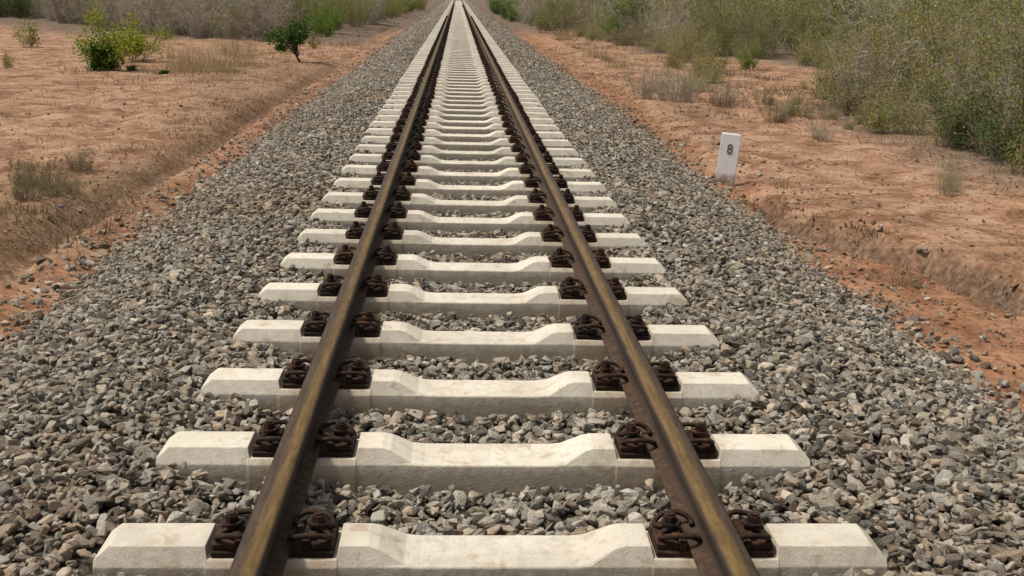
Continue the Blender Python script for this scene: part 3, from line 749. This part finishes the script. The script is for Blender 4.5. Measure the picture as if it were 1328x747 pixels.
# little tree: trunk with limbs, and a crown of two leaf clumps
def small_tree():
    T = Veg(301); C_ = Veg(302); r = T.r
    tr = T.path(Vector((0, 0, -.05)), Vector((-.28, 0, 1)), .46, 5, .10); T.tube(tr, .026, .017, 7)
    for (c, rad, nb) in ((Vector((-.10, 0, .80)), .20, 11), (Vector((-.38, .05, .62)), .24, 13), (Vector((-.05, -.05, .62)), .16, 8), (Vector((-.46, 0, .42)), .10, 3)):
        for i in range(nb):
            g = Vector((r.gauss(0, .5), r.gauss(0, .5), r.gauss(0, .45)))*rad+c
            p0 = tr[r.choice((2, 3, 4, 5))]; mid = p0.lerp(g, .5)+Vector((0, 0, .03)); T.tube([p0, mid, g], .009, .003, 4)
            for k in range(46):
                q = g+Vector((r.gauss(0, .40), r.gauss(0, .40), r.gauss(0, .34)))*rad
                C_.leaf(q, r.uniform(.05, .10), r.uniform(.03, .055), -.1)
    return T.mesh('trunk', M['bark']), C_.mesh('crown', M['dkgreen'])
plant('small_tree', small_tree(), -3.54, 24.6, .2, 1.02, 'little dark green tree with short leaning trunk before the grey scrub', 'tree', None, ('trunk', 'crown'), sz=.86)

# grass tufts
def tuft(seed, n, h, spread, mat, w=.006):
    g = Veg(seed); r = g.r
    for i in range(n):
        a = r.uniform(0, 6.28); q = spread*r.random()**.7; p = Vector((math.cos(a)*q, math.sin(a)*q, -.02))
        d = Vector((math.cos(a)*.35*r.random()+r.gauss(0, .18), math.sin(a)*.35*r.random()+r.gauss(0, .18), 1)).normalized()
        L = h*r.uniform(.5, 1.1); s_ = d.cross(Vector((r.gauss(0, 1), r.gauss(0, 1), .1))).normalized()*w*r.uniform(.6, 1.3)
        m_ = p+d*L*.55; t_ = m_+(d+Vector((r.gauss(0, .3), r.gauss(0, .3), -.2))).normalized()*L*.45; b0 = len(g.V)
        g.V += [p-s_, p+s_, m_+s_*.7, m_-s_*.7, t_]; g.F4.append((b0, b0+1, b0+2, b0+3)); g.F3.append((b0+3, b0+2, b0+4))
    return mesh_np('grass_tuft', np.array([tuple(v) for v in g.V]), [np.array(g.F4), np.array(g.F3)], [M[mat]], False)
strawt = [tuft(400+i, 150, .5, .42, 'straw', .004) for i in range(3)]
dullt = [tuft(410+i, 110, .34, .34, 'duststraw', .004) for i in range(3)]
def tuft_at(me, x, y, sc, label, group=None, szz=None):
    o = bpy.data.objects.new('grass_tuft', me); link(o); o.location = (x, y, gz(x, y)); o.rotation_euler.z = vr.uniform(0, 6.28); o.scale = (sc, sc, szz or sc)
    tag(o, label, 'grass tuft', group); return o
TG = 'straw tufts in the clearing'
for (x, y, s_) in [(-5.1, 20.4, .9), (-4.85, 20.9, 1.05), (-4.5, 21.3, .7), (-5.3, 22.2, 1.25), (-4.6, 22.9, 1.), (-6.2, 24.4, .8), (-5.0, 25.6, 1.2), (-5.6, 26.6, 1.), (-4.4, 27.4, .8)]:
    tuft_at(strawt[vr.randrange(3)], x, y, s_, 'straw coloured grass tuft in the patch between bright green bush and little tree', TG)
for (x, y, s_, lb) in [(3.62, 25.2, .9, 'straw tuft on the dirt bank before the up-track thicket'), (3.75, 30.5, .9, 'straw tuft by the ballast edge far along the white post side'),
        (3.95, 42., 1.2, 'straw tuft before the dark shrubs along the far ballast')]:
    tuft_at(strawt[1], x, y, s_, lb)
for i, (x, y, s_) in enumerate([(3.25, 17.4, 1.1), (3.55, 17.7, 1.2), (3.0, 18.0, 1.), (3.8, 18.2, 1.1), (3.4, 18.7, 1.2)]):
    plant('shrub', drysh[i % 2], x, y, i*1.3, .26+.05*(i % 3), 'low grey brown dry twig bush in the dry patch beyond the white post', 'shrub', 'dry bushes beyond the white post')
for (x, y, s_, lb) in [(4.0, 17.0, .7, 'low dull tuft between the dry patch and the thicket'), (2.88, 9.5, .45, 'small dark weed on the dirt beside the white post foot'),
        (2.68, 6.28, .40, 'dark dry weed standing below the eroded dirt ledge'), (2.52, 8.0, .36, 'low olive brown tuft at the upper end of the dirt ledge'),
        ]:
    tuft_at(dullt[0], x, y, s_, lb)
plant('shrub', sparse[1], 4.1, 9.0, .5, .14, 'thin dry weed on open dirt below the dark thicket bush', 'shrub', sz=.19)
plant('shrub', drysh[0], 4.35, 9.35, 1.5, .13, 'small twiggy dry weed just behind the thin weed on open dirt', 'shrub', sz=.15)
for i in range(9):
    x, y = vr.uniform(-4.8, -3.0), vr.uniform(6.2, 9.6)
    plant('shrub', low_ol[2], x, y, i*.9, vr.uniform(.14, .26), 'small dry straw brown weed on the bank at the left photo edge', 'shrub', 'dry weeds on the bank')
for i in range(15):
    x = vr.uniform(-4.6, -2.75); y = vr.uniform(5.6, 9.2)
    if x > -2.75-.12*(y-5): x -= .3
    tuft_at(dullt[i % 3], x, y, vr.uniform(.35, .75), 'dull dry tuft in the brown grass beside the rut at the left photo edge', 'dry tufts beside the rut')

# short dry grass spread over the dirt, nobody could count it
def grass_sheet():
    V = []; 
    spots = []
    def add(n, fx, fy, h):
        spots.append((np.asarray(fx), np.asarray(fy), np.full(n, h)))
    n = 3500; add(n, rng.normal(-2.98, .16, n), rng.uniform(4.8, 18, n), .10)
    n = 9000; add(n, rng.normal(-3.3, .75, n), rng.normal(7.6, 1.5, n), .14)
    n = 9000; add(n, rng.normal(-5., 1.5, n), rng.normal(22, 3.0, n), .13)
    n = 3000; add(n, rng.normal(-3.6, .8, n), rng.normal(14.5, 4, n), .09)
    n = 5000; y_ = rng.uniform(5.2, 9.2, n); add(n, ledge_x(y_)+rng.normal(.0, .07, n), y_, .07)
    n = 7000; add(n, rng.normal(3.6, .6, n), rng.normal(18, 3., n), .12)
    n = 16000; y_ = rng.uniform(8.5, 34, n); add(n, 5.6+rng.normal(0, .55, n)+.04*np.maximum(y_-18, 0), y_, .15)
    n = 6000; add(n, rng.normal(5.8, .8, n), rng.normal(21, 3, n), .14)
    n = 9000; y_ = rng.uniform(26, 44, n); add(n, 3.6+rng.exponential(.7, n), y_, .16)
    n = 7000; y_ = rng.uniform(26, 60, n); add(n, -3.1-rng.exponential(.6, n), y_, .14)
    n = 4000; add(n, rng.uniform(-14, -3, n), rng.uniform(12, 34, n), .10)
    x = np.concatenate([a for a, _, _ in spots]); y = np.concatenate([b for _, b, _ in spots]); h = np.concatenate([c for _, _, c in spots])
    ok = (np.abs(x) > 2.36) & (y > 3); x, y, h = x[ok], y[ok], h[ok]
    clump = fbm(x*1.6, y*1.6, 131, 3)+.5; ok = rng.uniform(0, 1, len(x)) < .62*sstep(.42, .66, clump); x, y, h = x[ok], y[ok], h[ok]
    n = len(x); z = ground_z(x, y)-.01; h = h*rng.uniform(.2, .95, n); az = rng.uniform(0, 6.28, n); w = .0035*rng.uniform(.7, 1.4, n)*(1+y*.03)
    dx = rng.normal(0, .45, n)*h; dy = rng.normal(0, .45, n)*h
    a = np.stack([x-np.cos(az)*w, y-np.sin(az)*w, z], -1); b = np.stack([x+np.cos(az)*w, y+np.sin(az)*w, z], -1); c = np.stack([x+dx, y+dy, z+h], -1)
    V = np.stack([a, b, c], 1).reshape(-1, 3); F = np.arange(n*3).reshape(-1, 3)
    return mesh_np('dry_grass', V, F, [M['duststraw']])
o = link(bpy.data.objects.new('dry_grass', grass_sheet())); tag(o, 'short thin dry grass growing in patches over the red dirt', 'grass', kind='stuff')

# ------------------------------------------------------------------ camera
f_px, th, ps, ro, cx, H = 1402.5, R(15.256), R(3.187), R(1.546), -.1076, 1.3464
fw = Vector((math.sin(ps)*math.cos(th), math.cos(ps)*math.cos(th), -math.sin(th)))
rt = Vector((math.cos(ps), -math.sin(ps), 0)); up = rt.cross(fw)
r2 = rt*math.cos(ro)+up*math.sin(ro); u2 = -rt*math.sin(ro)+up*math.cos(ro)
cam = bpy.data.cameras.new('camera'); co = link(bpy.data.objects.new('camera', cam))
mw = Matrix.Identity(4)
for i, v in enumerate((r2, u2, -fw)):
    for j in range(3): mw[j][i] = v[j]
mw[0][3], mw[1][3], mw[2][3] = cx, 0, H
co.matrix_world = mw; cam.sensor_width = 36; cam.lens = 36*f_px/1328; cam.clip_start = .05; cam.clip_end = 3000
scene.camera = co

# ------------------------------------------------------------------ light
EL, AZ = R(64), R(272)      # azimuth measured clockwise from +Y: veiled sun high on the left
w = bpy.data.worlds.new('World'); scene.world = w; w.use_nodes = True
nt = w.node_tree; bg = nt.nodes['Background']
sky = nt.nodes.new('ShaderNodeTexSky'); sky.sky_type = 'NISHITA'; sky.sun_disc = False; sky.sun_elevation = EL; sky.sun_rotation = AZ; sky.dust_density = 4; sky.air_density = 1.; sky.ozone_density = 1.
hs = nt.nodes.new('ShaderNodeHueSaturation'); hs.inputs['Saturation'].default_value = .12   # thin overcast
nt.links.new(sky.outputs[0], hs.inputs['Color']); nt.links.new(hs.outputs[0], bg.inputs['Color']); bg.inputs['Strength'].default_value = .088
sd = bpy.data.lights.new('sun', 'SUN'); sd.energy = 3.0; sd.angle = R(6); sd.color = (1, .91, .78)
so = link(bpy.data.objects.new('sun', sd))
dirv = Vector((math.sin(AZ)*math.cos(EL), math.cos(AZ)*math.cos(EL), math.sin(EL)))
so.rotation_euler = dirv.to_track_quat('Z', 'Y').to_euler(); so.location = dirv*30
vs = scene.view_settings; vs.view_transform = 'Standard'; vs.look = 'None'; vs.gamma = 1; vs.use_curve_mapping = False; vs.exposure = .12
scene.cycles.max_bounces = 6; scene.cycles.transparent_max_bounces = 4; scene.cycles.use_denoising = True
